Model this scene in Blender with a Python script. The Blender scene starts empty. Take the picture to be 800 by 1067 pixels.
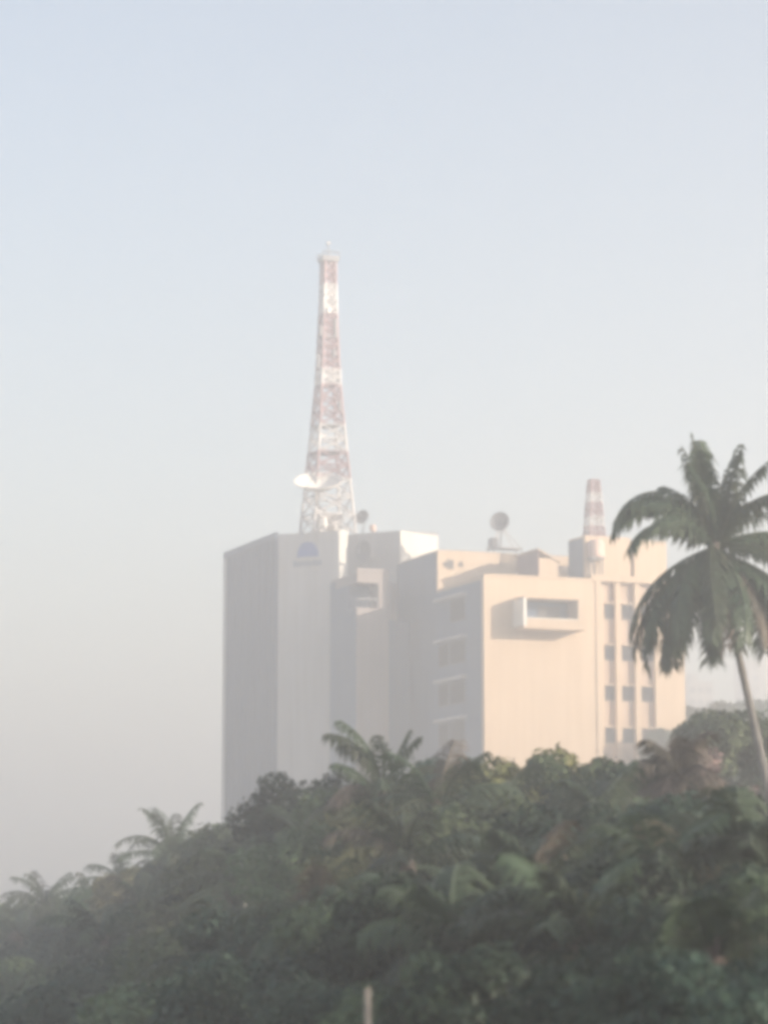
import bpy, math, random
import numpy as np
from mathutils import Vector, Matrix

C = bpy.context.scene.collection
R = math.radians
random.seed(7)
rng = np.random.default_rng(11)

# ------------------------------------------------------------------ camera
F = 3000.0 / 800.0                     # focal length / image width
HOR = 970.0                            # horizon row in the 800x1067 photograph
CAM_Z = 7.0
PITCH = math.atan((HOR - 533.5) / 3000.0)
cp, sp = math.cos(PITCH), math.sin(PITCH)

cam = bpy.data.cameras.new('camera')
camo = bpy.data.objects.new('camera', cam)
C.objects.link(camo)
camo.location = (0, 0, CAM_Z)
camo.rotation_euler = (math.pi / 2 + PITCH, 0, 0)
cam.sensor_fit = 'HORIZONTAL'
cam.sensor_width = 36
cam.lens = 36 * F
cam.dof.use_dof = True
cam.dof.focus_distance = 330
cam.dof.aperture_fstop = 1.7
cam.clip_end = 6000
cam.clip_start = 0.5
bpy.context.scene.camera = camo


def proj(x, y, z):
    dz = z - CAM_Z
    d = y * cp + dz * sp
    return 400 + 3000 * x / d, 533.5 - 3000 * (-y * sp + dz * cp) / d


def z_at(y, py):
    """height at which a point at distance y shows on picture row py"""
    k = (533.5 - py) / 3000
    return CAM_Z + y * (k * cp + sp) / (cp - k * sp)


def x_at(y, z, px):
    d = y * cp + (z - CAM_Z) * sp
    return (px - 400) / 3000 * d


# ------------------------------------------------------------------ tagging
def tag(o, label=None, cat=None, group=None, kind=None):
    if label: o['label'] = label
    if cat: o['category'] = cat
    if group: o['group'] = group
    if kind: o['kind'] = kind
    return o


def thing(name, label, cat, loc=(0, 0, 0), rz=0.0, group=None):
    o = bpy.data.objects.new(name, None)
    C.objects.link(o)
    o.location = loc
    o.rotation_euler = (0, 0, rz)
    o.empty_display_size = 0.3
    return tag(o, label, cat, group)


def link_mesh(name, me, parent=None):
    o = bpy.data.objects.new(name, me)
    C.objects.link(o)
    if parent is not None:
        o.parent = parent
    return o


# ------------------------------------------------------------------ mesh builder
class MB:
    def __init__(s, org=(0, 0, 0)):
        s.v, s.f, s.o = [], [], Vector(org)

    def add(s, vs, fs):
        n = len(s.v)
        s.v += [Vector(p) - s.o for p in vs]
        s.f += [tuple(i + n for i in f) for f in fs]
        return s

    def box(s, x0, x1, y0, y1, z0, z1):
        vs = [(x, y, z) for z in (z0, z1) for y in (y0, y1) for x in (x0, x1)]
        return s.add(vs, [(0, 2, 3, 1), (4, 5, 7, 6), (0, 1, 5, 4), (2, 6, 7, 3), (0, 4, 6, 2), (1, 3, 7, 5)])

    def prism(s, pts, z0, z1):
        n = len(pts)
        ar = sum(pts[i][0] * pts[(i + 1) % n][1] - pts[(i + 1) % n][0] * pts[i][1] for i in range(n))
        if ar < 0: pts = pts[::-1]
        vs = [(p[0], p[1], z0) for p in pts] + [(p[0], p[1], z1) for p in pts]
        fs = [tuple(range(n))[::-1], tuple(range(n, 2 * n))]
        fs += [(i, (i + 1) % n, n + (i + 1) % n, n + i) for i in range(n)]
        return s.add(vs, fs)

    def tube(s, pts, rad, n=6, caps=True):
        pts = [Vector(p) for p in pts]
        if not hasattr(rad, '__len__'): rad = [rad] * len(pts)
        vs, fs = [], []
        for i, p in enumerate(pts):
            t = (pts[min(i + 1, len(pts) - 1)] - pts[max(i - 1, 0)]).normalized()
            a = t.cross(Vector((0.13, 0.98, 0.11)))
            if a.length < 0.1: a = t.cross(Vector((1, 0, 0)))
            a.normalize(); b = t.cross(a)
            for k in range(n):
                q = 2 * math.pi * k / n
                vs.append(p + (a * math.cos(q) + b * math.sin(q)) * rad[i])
        for i in range(len(pts) - 1):
            for k in range(n):
                k2 = (k + 1) % n
                fs.append((i * n + k, i * n + k2, (i + 1) * n + k2, (i + 1) * n + k))
        if caps:
            fs.append(tuple(range(n))[::-1])
            fs.append(tuple((len(pts) - 1) * n + k for k in range(n)))
        return s.add(vs, fs)

    def lathe(s, prof, n=20, m=None):
        """prof: (radius, height) list; m places it"""
        m = m or Matrix()
        vs, fs = [], []
        for r, h in prof:
            for k in range(n):
                q = 2 * math.pi * k / n
                vs.append(m @ Vector((r * math.cos(q), r * math.sin(q), h)))
        for i in range(len(prof) - 1):
            for k in range(n):
                k2 = (k + 1) % n
                fs.append((i * n + k, i * n + k2, (i + 1) * n + k2, (i + 1) * n + k))
        return s.add(vs, fs)

    def build(s, name, mat, parent=None, smooth=False, bevel=0):
        me = bpy.data.meshes.new(name)
        me.from_pydata([tuple(p) for p in s.v], [], s.f)
        me.materials.append(mat)
        if smooth:
            me.polygons.foreach_set('use_smooth', [True] * len(me.polygons))
        me.update()
        o = link_mesh(name, me, parent)
        if bevel:
            b = o.modifiers.new('bevel', 'BEVEL'); b.width = bevel; b.segments = 2; b.limit_method = 'ANGLE'
        return o


# ------------------------------------------------------------------ materials
def mat(name, col, rough=0.8, var=0.15, scale=0.6, streak=0.0, spec=0.3, metal=0.0, bump=0.0, hue=0.0, objvar=0.0):
    m = bpy.data.materials.new(name)
    m.use_nodes = True
    nt = m.node_tree; n = nt.nodes; L = nt.links
    b = n['Principled BSDF']
    b.inputs['Roughness'].default_value = rough
    b.inputs['Metallic'].default_value = metal
    b.inputs['Specular IOR Level'].default_value = spec
    tc = n.new('ShaderNodeTexCoord')
    no = n.new('ShaderNodeTexNoise')
    no.inputs['Scale'].default_value = scale
    no.inputs['Detail'].default_value = 5
    L.new(tc.outputs['Object'], no.inputs['Vector'])
    ra = n.new('ShaderNodeValToRGB')
    ra.color_ramp.elements[0].position = 0.3
    ra.color_ramp.elements[1].position = 0.7
    lo = [c * (1 - var) for c in col]; hi = [min(1, c * (1 + var)) for c in col]
    hi[0] = min(1, hi[0] * (1 + hue)); lo[0] *= (1 - hue)
    ra.color_ramp.elements[0].color = (*lo, 1)
    ra.color_ramp.elements[1].color = (*hi, 1)
    L.new(no.outputs['Fac'], ra.inputs['Fac'])
    out = ra.outputs['Color']
    if streak:
        mp = n.new('ShaderNodeMapping'); mp.inputs['Scale'].default_value = (1.1, 1.1, 0.06)
        L.new(tc.outputs['Object'], mp.inputs['Vector'])
        n2 = n.new('ShaderNodeTexNoise'); n2.inputs['Scale'].default_value = 1.3; n2.inputs['Detail'].default_value = 6
        L.new(mp.outputs['Vector'], n2.inputs['Vector'])
        r2 = n.new('ShaderNodeValToRGB')
        r2.color_ramp.elements[0].position = 0.42; r2.color_ramp.elements[1].position = 0.68
        r2.color_ramp.elements[0].color = (1, 1, 1, 1)
        k = 1 - streak
        r2.color_ramp.elements[1].color = (k, k * 0.98, k * 0.95, 1)
        L.new(n2.outputs['Fac'], r2.inputs['Fac'])
        mx = n.new('ShaderNodeMix'); mx.data_type = 'RGBA'; mx.blend_type = 'MULTIPLY'
        mx.inputs['Factor'].default_value = 1
        L.new(out, mx.inputs[6]); L.new(r2.outputs['Color'], mx.inputs[7])
        out = mx.outputs[2]
    if objvar:
        oi = n.new('ShaderNodeObjectInfo')
        hs = n.new('ShaderNodeHueSaturation')
        mr = n.new('ShaderNodeMapRange'); mr.inputs[3].default_value = 1 - objvar; mr.inputs[4].default_value = 1 + objvar
        L.new(oi.outputs['Random'], mr.inputs[0]); L.new(mr.outputs[0], hs.inputs['Value'])
        mr2 = n.new('ShaderNodeMapRange'); mr2.inputs[3].default_value = 0.46; mr2.inputs[4].default_value = 0.52
        L.new(oi.outputs['Random'], mr2.inputs[0]); L.new(mr2.outputs[0], hs.inputs['Hue'])
        L.new(out, hs.inputs['Color'])
        out = hs.outputs['Color']
    L.new(out, b.inputs['Base Color'])
    if bump:
        bp = n.new('ShaderNodeBump'); bp.inputs['Strength'].default_value = bump; bp.inputs['Distance'].default_value = 0.1
        L.new(no.outputs['Fac'], bp.inputs['Height']); L.new(bp.outputs['Normal'], b.inputs['Normal'])
    return m


def leafmat(name, col, trans=0.25, var=0.5, scale=0.8, objvar=0.4, rough=0.55):
    m = mat(name, col, rough, var, scale, spec=0.25, hue=0.12, objvar=objvar)
    nt = m.node_tree; n = nt.nodes; L = nt.links
    b = n['Principled BSDF']; o = n['Material Output']
    src = b.inputs['Base Color'].links[0].from_socket
    t = n.new('ShaderNodeBsdfTranslucent'); L.new(src, t.inputs['Color'])
    x = n.new('ShaderNodeMixShader'); x.inputs[0].default_value = trans
    L.new(b.outputs[0], x.inputs[1]); L.new(t.outputs[0], x.inputs[2])
    L.new(x.outputs[0], o.inputs['Surface'])
    return m


M = dict(
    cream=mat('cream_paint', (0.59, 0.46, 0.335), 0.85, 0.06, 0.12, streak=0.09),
    shade=mat('wall_shade_grey', (0.125, 0.17, 0.24), 0.85, 0.08, 0.3, streak=0.14),  # cool dark grey: shade of turned-away walls and recesses put into colour
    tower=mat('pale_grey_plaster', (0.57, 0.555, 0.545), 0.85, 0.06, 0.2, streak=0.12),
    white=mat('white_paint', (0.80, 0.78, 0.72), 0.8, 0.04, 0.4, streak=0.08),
    cladding=mat('shaded_cladding', (0.03, 0.06, 0.12), 0.6, 0.12, 0.5, spec=0.4),  # cladding, its blue-grey cooled and darkened to carry the flank's shade
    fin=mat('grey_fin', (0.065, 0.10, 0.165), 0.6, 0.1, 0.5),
    glass=mat('window_glass', (0.03, 0.03, 0.035), 0.6, 0.2, 1.0, spec=0.1),
    frame=mat('window_frame', (0.12, 0.11, 0.105), 0.6, 0.1, 2.0),
    spandrel=mat('beige_spandrel', (0.52, 0.40, 0.31), 0.85, 0.08, 0.5, streak=0.1),
    roof=mat('roof_concrete', (0.32, 0.30, 0.28), 0.9, 0.2, 0.5),
    sign=mat('sign_blue', (0.10, 0.17, 0.42), 0.5, 0.1, 1.0),
    signgrey=mat('sign_grey_blue', (0.24, 0.28, 0.34), 0.5, 0.1, 1.0),
    red=mat('red_steel', (0.29, 0.185, 0.19), 0.6, 0.2, 1.5),
    wsteel=mat('white_steel', (0.54, 0.52, 0.51), 0.6, 0.25, 1.5),
    gsteel=mat('grey_steel', (0.22, 0.22, 0.23), 0.5, 0.15, 2.0, metal=0.4),
    dish=mat('white_dish', (0.80, 0.77, 0.72), 0.5, 0.04, 1.0),
    dishgrey=mat('grey_dish', (0.20, 0.20, 0.21), 0.5, 0.1, 1.0),
    tank=mat('pink_tank', (0.66, 0.48, 0.40), 0.6, 0.1, 1.0),
    mauve=mat('mauve_brick', (0.20, 0.12, 0.12), 0.9, 0.2, 1.5),
    ground=mat('ground_soil', (0.10, 0.095, 0.06), 0.95, 0.4, 0.15, bump=0.3),
    grass=mat('grass_blade', (0.06, 0.085, 0.03), 0.8, 0.3, 0.4),
    bark=mat('bark', (0.15, 0.125, 0.10), 0.9, 0.3, 3.0, bump=0.5),
    palmbark=mat('palm_bark', (0.20, 0.19, 0.18), 0.85, 0.25, 4.0, bump=0.4),
    snag=mat('bleached_wood', (0.42, 0.36, 0.29), 0.8, 0.2, 4.0),
    leafA=leafmat('leaf_dark_green', (0.036, 0.068, 0.046)),
    leafB=leafmat('leaf_green', (0.085, 0.128, 0.066)),
    leafC=leafmat('leaf_olive', (0.165, 0.168, 0.075)),
    leafD=leafmat('leaf_brown', (0.17, 0.13, 0.115), 0.15),
    frond=leafmat('palm_frond', (0.060, 0.090, 0.054), 0.2, 0.3, 0.7, 0.3, 0.45),
    frondB=leafmat('palm_frond_dry', (0.12, 0.105, 0.085), 0.15, 0.3, 0.7, 0.2, 0.6),
    frondLit=leafmat('palm_frond_sunlit', (0.15, 0.155, 0.075), 0.25, 0.2, 0.7, 0.15, 0.5),  # for a few fronds: sunlight painted in as a yellower green
    coconut=mat('coconut_husk', (0.14, 0.13, 0.05), 0.6, 0.2, 3.0),
    annexpaint=mat('pinkish_plaster', (0.33, 0.29, 0.275), 0.85, 0.08, 0.3, streak=0.12),
    oblique=mat('shaded_tower_grey', (0.37, 0.365, 0.37), 0.85, 0.08, 0.3, streak=0.1),  # tower plaster darkened, shade of the rear shaft painted in
    far=mat('far_wall', (0.40, 0.37, 0.34), 0.9, 0.1, 0.2),
)

# ------------------------------------------------------------------ ground
g = MB()
N = 40
gx = np.linspace(-1400, 1400, N + 1); gy = np.linspace(-900, 1900, N + 1)
g.v = [Vector((x, y, 0.0)) for y in gy for x in gx]
g.f = [(j * (N + 1) + i, j * (N + 1) + i + 1, (j + 1) * (N + 1) + i + 1, (j + 1) * (N + 1) + i) for j in range(N) for i in range(N)]
tag(g.build('ground', M['ground']), kind='structure')

# ------------------------------------------------------------------ building frame
ALPHA = R(21)
ca, sa = math.cos(ALPHA), math.sin(ALPHA)
Y0 = 280.0
zA = z_at(Y0, 600)
X0 = x_at(Y0, zA, 505)


def W(u, v, z=0.0):
    return Vector((X0 + u * ca - v * sa, Y0 + u * sa + v * ca, z))


def solve(fn, target, lo, hi):
    a = fn(lo) < target
    for _ in range(60):
        m = (lo + hi) / 2
        if (fn(m) < target) == a: lo = m
        else: hi = m
    return (lo + hi) / 2


def su(px, v, z): return solve(lambda u: proj(*W(u, v, z))[0], px, -60, 80)
def sv(px, u, z): return solve(lambda v: proj(*W(u, v, z))[0], px, -30, 120)
def zy(u, v, py): return z_at(W(u, v).y, py)


def site(name, label, cat, u, v, z=0.0, group=None, rot=0.0):
    """a thing's Empty at (u,v,z) of the building frame; build its meshes with MB((u,v,z))"""
    return thing(name, label, cat, W(u, v, z), ALPHA + rot, group)


# ---- levels and plan (all from the corner of the block with the balcony)
v1 = sv(455, 0, zA)
uA = su(625, 0, zA)
zB = zy(0.12, v1, 573)
v2 = sv(415, 0.12, zB)
zC = zy(0.24, v2, 553)
uC = su(456, v2, zC)
CD = R(63)                                        # bearing of the oblique faces
cu, cv_ = -math.sin(CD - ALPHA), math.cos(CD - ALPHA)


def along(p, t, d): return (p[0] + d[0] * t, p[1] + d[1] * t)


def solve_along(px, p, d, z):
    return solve(lambda t: proj(*W(*along(p, t, d), z))[0], px, 0, 70)


p1 = (0.24, v2)
p2 = along(p1, solve_along(362, p1, (cu, cv_), zC), (cu, cv_))
p3 = along(p2, solve_along(352, p2, (-1, 0), zC), (-1, 0))
p4 = along(p3, solve_along(290, p3, (cu, cv_), zC), (cu, cv_))
zT = zy(*p4, 557)
p5 = along(p4, solve_along(236, p4, (0, 1), zT), (0, 1))
vback = p5[1]

# ================================================================== office block with the balcony (front block + rear block)
ob = site('office_block', 'sunlit cream office block with a boxed out balcony near its roof', 'building', 0, 0)
o0 = W(0, 0)
b = MB()
b.box(0, uA, 0, v1, 0, zA)
# parapet
pt, ph = 0.25, 0.9
b.build('front_wall', M['cream'], ob)
# flank skin proud of the cream shell, its shade put into the colour
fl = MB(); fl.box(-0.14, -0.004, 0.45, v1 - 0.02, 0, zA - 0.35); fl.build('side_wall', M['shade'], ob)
cf = MB(); cf.box(-0.2, 0.55, -0.16, 0.44, 0, zA + 0.15); cf.build('corner_pilaster', M['cream'], ob)
rf = MB(); rf.box(0.6, uA - 0.3, 0.5, v1 - 0.1, zA + 0.004, zA + 0.1); rf.build('roof', M['roof'], ob)
# right end pilaster
cf = MB(); cf.box(uA - 0.5, uA + 0.06, -0.1, 0.4, 0, zA + 0.1); cf.build('corner_pilaster', M['cream'], ob)
# coping of the front block
cpn = MB(); cpn.box(0.56, uA - 0.52, -0.08, 0.3, zA + 0.003, zA + 0.22); cpn.build('coping', M['cream'], ob)
# rear block
uB = 19.0
rb = MB(); rb.box(0.12, uB, v1 + 0.02, v2, 0, zB); rb.build('rear_wall', M['cream'], ob)
fl = MB(); fl.box(-0.02, 0.116, v1 + 0.3, v2 - 0.02, 0, zB - 0.2); fl.build('side_wall', M['shade'], ob)  # rear flank skin, shade painted in as grey
rf = MB(); rf.box(0.7, uB - 0.4, v1 + 0.5, v2 - 0.2, zB + 0.004, zB + 0.12); rf.build('roof', M['roof'], ob)
# small vents in the rear block's sunlit wall
for px in (464, 469, 480):
    uu = su(px, v1, zB); zz = zy(uu, v1, 588)
    s_ = 0.36 if px == 469 else 0.2
    m = MB(); m.box(uu - s_, uu + s_, v1 - 0.05, v1 + 0.018, zz - s_ * 1.3, zz + s_ * 1.3); m.build('vent', M['frame'], ob)


def side_window(parent, v0, v1_, z0, z1, x=-0.14):
    f = MB(); f.box(x - 0.08, x - 0.002, v0, v1_, z0, z1)
    fo = f.build('window', M['frame'], parent)
    p = MB(); p.box(x - 0.10, x - 0.082, v0 + 0.12, v1_ - 0.12, z0 + 0.12, z1 - 0.12)
    p.build('pane', M['glass'], fo)


for k, py in enumerate((636, 680, 722, 764, 806)):
    zc = zy(0, 6, py)
    va, vb = sv(486, 0, zc), sv(459, 0, zc)
    side_window(ob, va, va + (vb - va) * 0.55, zc - 1.05, zc + 1.25)
    if k: side_window(ob, va + (vb - va) * 0.62, vb, zc - 1.05, zc + 1.25)
    m = MB(); m.box(-0.75, -0.142, va - 0.3, vb + 0.2, zc + 1.35, zc + 1.62); m.build('sunshade', M['tower'], ob)
# balcony
bz1 = zy(0, 0, 622.5); bz0 = zy(0, 0, 656)
bp = 2.6                                          # projection
bl = su(545.5, -bp, bz1); br = su(611, -bp, bz0)
m = MB(); m.box(bl, br, -bp, -0.003, bz0, bz0 + 0.28)
bal = m.build('balcony', M['cream'], ob)
def sub(name, mt, *bx):
    q = MB(); q.box(*bx); return q.build(name, M[mt], bal)
sub('balcony_roof', 'cream', bl, br, -bp, -0.003, bz1 - 0.2, bz1)
sub('parapet', 'cream', bl + 0.32, br - 0.9, -bp + 0.003, -bp + 0.18, bz0 + 0.282, bz0 + 0.98)
sub('parapet_cap', 'white', bl + 0.31, br - 0.91, -bp - 0.05, -bp + 0.22, bz0 + 0.983, bz0 + 1.07)
sub('end_wall', 'white', bl + 0.003, bl + 0.3, -bp + 0.004, -0.004, bz0 + 0.283, bz1 - 0.203)
sub('end_wall', 'cream', br - 0.88, br - 0.003, -bp + 0.004, -0.004, bz0 + 0.283, bz1 - 0.203)
sub('back_wall', 'shade', bl + 0.31, br - 0.89, -0.1, -0.006, bz0 + 0.285, bz1 - 0.205)  # panel coloured dark to deepen the shade inside the balcony
sub('door', 'frame', bl + 2.6, bl + 4.9, -0.2, -0.102, bz0 + 0.29, bz0 + 2.5)

# ================================================================== tower
tw = site('office_tower', 'tall grey hazy tower with slanted faces and a blue emblem below its lattice mast', 'building', *p4)
O4 = (p4[0], p4[1], 0)
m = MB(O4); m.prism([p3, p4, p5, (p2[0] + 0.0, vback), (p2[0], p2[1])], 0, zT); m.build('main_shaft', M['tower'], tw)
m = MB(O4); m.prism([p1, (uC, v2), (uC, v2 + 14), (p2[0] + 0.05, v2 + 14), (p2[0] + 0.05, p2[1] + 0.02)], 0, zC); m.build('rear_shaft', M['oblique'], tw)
# sunlit end faces, their brightness put into a whiter skin
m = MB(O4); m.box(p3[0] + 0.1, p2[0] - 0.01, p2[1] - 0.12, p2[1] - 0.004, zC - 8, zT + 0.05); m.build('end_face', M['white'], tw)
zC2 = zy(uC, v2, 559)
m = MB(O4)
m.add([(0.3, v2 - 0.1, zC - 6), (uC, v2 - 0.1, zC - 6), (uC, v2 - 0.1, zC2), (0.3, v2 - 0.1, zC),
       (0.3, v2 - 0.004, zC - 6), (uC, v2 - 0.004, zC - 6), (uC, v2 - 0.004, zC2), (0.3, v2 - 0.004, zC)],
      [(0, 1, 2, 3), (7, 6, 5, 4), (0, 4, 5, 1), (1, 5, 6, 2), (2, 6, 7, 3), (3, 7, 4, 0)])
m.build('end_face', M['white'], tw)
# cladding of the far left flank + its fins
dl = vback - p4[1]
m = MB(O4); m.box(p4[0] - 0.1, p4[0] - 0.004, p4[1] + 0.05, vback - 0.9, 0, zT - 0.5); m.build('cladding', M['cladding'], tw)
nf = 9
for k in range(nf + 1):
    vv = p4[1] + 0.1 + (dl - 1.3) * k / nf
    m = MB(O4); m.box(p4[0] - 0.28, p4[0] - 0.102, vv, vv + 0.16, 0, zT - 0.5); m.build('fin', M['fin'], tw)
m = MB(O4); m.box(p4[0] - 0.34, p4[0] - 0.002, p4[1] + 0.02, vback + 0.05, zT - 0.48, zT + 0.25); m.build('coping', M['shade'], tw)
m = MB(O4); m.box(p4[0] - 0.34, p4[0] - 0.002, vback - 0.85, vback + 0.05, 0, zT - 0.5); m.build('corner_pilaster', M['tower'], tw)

# ================================================================== low annex between tower and block
vD = v1 + 4.5
zD = zy(-4.5, vD, 597.5)
uD = su(372, vD, zD)
vD2 = sv(345, uD, zD)
def inter(u):                                       # front of the tower's oblique face at this u
    t = (u - p1[0]) / cu
    return p1[1] + cv_ * t
an = site('annex', 'low shaded annex wedged between grey tower and cream balcony block', 'building', uD, vD)
OD = (uD, vD, 0)
# its sides butt against its neighbours with a 3 cm joint
uE = su(405, vD, zD)
vM = v2 - 0.12
zl0, zl1 = zy(uD, vD, 633), zy(uD, vD, 607)
um = uD + (uE - uD) * 0.68
AP = M['annexpaint']
m = MB(OD); m.box(uD, uE, vD, vM, 0, zl0); m.build('front_wall', AP, an)
m = MB(OD); m.box(um, uE, vD, vM, zl0 + 0.003, zl1 - 0.003); m.build('pier', AP, an)
m = MB(OD); m.box(uD, um - 0.003, vD + 2.6, vM, zl0 + 0.003, zl1 - 0.003); m.build('loggia_back', M['shade'], an)  # loggia gloom painted into the back
m = MB(OD); m.box(uD, uE, vD, vM, zl1, zD); m.build('top_beam', AP, an)
m = MB(OD)
m.box(uD + 0.05, um - 0.05, vD + 0.1, vD + 0.2, zl0 + 0.9, zl0 + 1.0)
for q in range(5):
    x_ = uD + 0.05 + (um - uD - 0.2) * q / 4
    m.box(x_, x_ + 0.06, vD + 0.11, vD + 0.17, zl0 + 0.004, zl0 + 0.897)
m.build('railing', M['gsteel'], an)
m = MB(OD); m.prism([(uD, v2 - 0.118), (-0.2, v2 - 0.118), (-0.2, inter(-0.2) - 0.12), (uD, vD2)], 0, zD - 0.02); m.build('rear_wall', AP, an)
m = MB(OD); m.box(uD - 0.12, uD - 0.004, vD + 0.25, vD2 - 0.1, 0, zl0 - 0.02); m.build('side_wall', M['shade'], an)  # annex flank skin, coloured as a wall in shade
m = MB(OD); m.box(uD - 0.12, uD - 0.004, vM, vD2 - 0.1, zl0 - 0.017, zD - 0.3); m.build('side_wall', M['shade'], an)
m = MB(OD); m.box(uD - 0.05, uE + 0.03, vD - 0.08, vD + 0.24, zD + 0.003, zD + 0.45); m.build('coping', AP, an)
m = MB(OD); m.box(uE + 0.003, -0.2, vD + 2.5, v2 - 0.13, 0, zD - 4.5); m.build('link_wall', M['shade'], an)

# ================================================================== window wing on the right
vW = 3.2
zW = zy(uA + 2, vW, 601)
uW0 = uA + 0.09; uW1 = su(712, vW, zW)
ww = site('office_wing', 'cream office wing with ribbed columns of small windows behind the tall palm', 'building', uW0, vW)
OW = (uW0, vW, 0)
m = MB(OW); m.box(uW0, uW1, vW, vW + 13, 0, zW); m.build('front_wall', M['spandrel'], ww)
ribs = [(625.5, 628.5), (641, 646.5), (661, 666.5), (681.5, 712)]
for a_, b_ in ribs:
    ua, ub = su(a_, vW - 0.6, zW), su(b_, vW - 0.6, zW)
    ua = max(ua, uW0 + 0.003)
    m = MB(OW); m.box(ua, min(ub, uW1 + 0.05), vW - 0.6, vW - 0.003, 0, zW - 0.6); m.build('pilaster', M['cream'], ww)
m = MB(OW); m.box(uW0 + 0.002, uW1 + 0.1, vW - 0.95, vW - 0.002, zW - 0.597, zW + 0.05); m.build('cornice', M['cream'], ww)
m = MB(OW); m.box(uW0 + 0.2, uW1 - 0.2, vW + 0.2, vW + 12.8, zW + 0.003, zW + 0.1); m.build('roof', M['roof'], ww)
for (a_, b_) in ((630, 640.2), (648, 660), (668, 680)):
    for py in (637, 680, 722, 766, 809, 850):
        zc = zy(uA + 2, vW, py)
        ua, ub = su(a_, vW - 0.1, zc), su(b_, vW - 0.1, zc)
        m = MB(OW); m.box(ua, ub, vW - 0.12, vW - 0.003, zc - 0.78, zc + 0.72); wo = m.build('window', M['frame'], ww)
        m = MB(OW); m.box(ua + 0.08, ub - 0.08, vW - 0.14, vW - 0.122, zc - 0.68, zc + 0.62); m.build('pane', M['glass'], wo)
        m = MB(OW); m.box(ua - 0.1, ub + 0.1, vW - 0.5, vW - 0.002, zc + 0.724, zc + 0.85); m.build('hood', M['cream'], wo)
# penthouse on the wing
zP = zy(uA + 2, vW + 0.5, 559)
uP0 = su(609, vW + 0.4, zP)
uP1 = su(694, vW + 0.4, zP)
vP1 = sv(592.5, uP0, zP)
slot0, slot1 = su(656.5, vW + 0.4, zP), su(660.5, vW + 0.4, zP)
zPb = zA + 0.25
m = MB(OW); m.box(uP0, slot0, vW + 0.4, vP1, zPb, zP); ph_ = m.build('penthouse', M['cream'], ww)
m = MB(OW); m.box(slot1, uP1, vW + 0.4, vP1, zPb, zP - 0.2); m.build('penthouse', M['cream'], ww)
m = MB(OW); m.box(slot0 + 0.003, slot1 - 0.003, vW + 1.3, vP1 - 0.1, zPb, zP - 0.3); m.build('recess', M['shade'], ww)  # slot back painted with its own shade
m = MB(OW); m.box(uP0 - 0.1, uP0 - 0.003, vW + 0.7, vP1 - 0.1, zPb, zP - 0.2); m.build('penthouse_flank', M['shade'], ww)  # skin giving the penthouse's unlit side a shade colour

# ================================================================== building sign
dC = (cu, cv_)
def on_face(p, d, t, off):                          # off: distance in front of an oblique face
    nrm = (-d[1], d[0]) if False else (-cv_, cu)
    q = along(p, t, d)
    return (q[0] + nrm[0] * off, q[1] + nrm[1] * off)
t_c = solve_along(321, p3, dC, zT)
sq = on_face(p3, dC, t_c, 0.02)
zs = zy(*sq, 573)
sg = thing('building_sign', 'faded blue dome shaped emblem over grey lettering high on tower', 'sign', W(*sq, zs), ALPHA + math.atan2(cu, -cv_) * 0)
ex, ey = -dC[0], -dC[1]                             # reading direction, left to right
def signpoly(name, polys, mt):
    mb = MB((sq[0], sq[1], zs))
    for poly in polys:
        n = len(poly); vs = []
        for off in (0.1, 0.0):
            for (a, h) in poly:
                q = (sq[0] + ex * a - cv_ * off, sq[1] + ey * a + cu * off)
                vs.append((q[0], q[1], zs + h))
        mb.add(vs, [tuple(range(n)), tuple(range(n, 2 * n))[::-1]] + [(i, n + i, n + (i + 1) % n, (i + 1) % n) for i in range(n)])
    return mb.build(name, M[mt], sg)
k_ = 1.0 / max(0.2, abs(math.sin(CD)))              # widen for the slant
dome = [(-1.15, -0.75), (1.15, -0.75), (1.05, 0.0), (0.65, 0.7), (0.25, 0.85), (-0.25, 0.85), (-0.65, 0.7), (-1.05, 0.0)]
signpoly('emblem', [[(a * k_, h) for a, h in dome]], 'sign')
bars = []
for i in range(9):
    a0 = -1.55 + i * 0.35
    bars.append([(a0 * k_, -1.75), ((a0 + 0.24) * k_, -1.75), ((a0 + 0.24) * k_, -1.12 - 0.1 * (i % 2)), (a0 * k_, -1.12 - 0.06 * (i % 3))])
signpoly('lettering', bars, 'signgrey')

# ================================================================== lattice masts
def lattice(name, label, u, v, z0, secs, wid, steel, brace):
    """secs: (z_low, z_high, material); wid(z): width at a height"""
    t = site(name, label, 'mast', u, v, z0)
    for (za, zb, mt) in secs:
        m = MB((u, v, z0))
        n = max(1, int(round((zb - za) / max(0.8, wid(za) * 0.5))))
        for k in range(n):
            c0, c1 = za + (zb - za) * k / n, za + (zb - za) * (k + 1) / n
            w0, w1 = wid(c0) / 2, wid(c1) / 2
            q0 = [(u + a * w0, v + b * w0, c0) for a, b in ((-1, -1), (1, -1), (1, 1), (-1, 1))]
            q1 = [(u + a * w1, v + b * w1, c1) for a, b in ((-1, -1), (1, -1), (1, 1), (-1, 1))]
            for i in range(4):
                j = (i + 1) % 4
                m.tube([q0[i], q1[i]], steel, 5)
                m.tube([q0[i], q1[j]], brace, 4)
                m.tube([q0[j], q1[i]], brace, 4)
                m.tube([q1[i], q1[j]], brace, 4)
        m.build('mast_section', M[mt], t)
    return t


def mast_at(px, v, zb, tops):
    u = su(px, v, zb)
    return u


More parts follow.
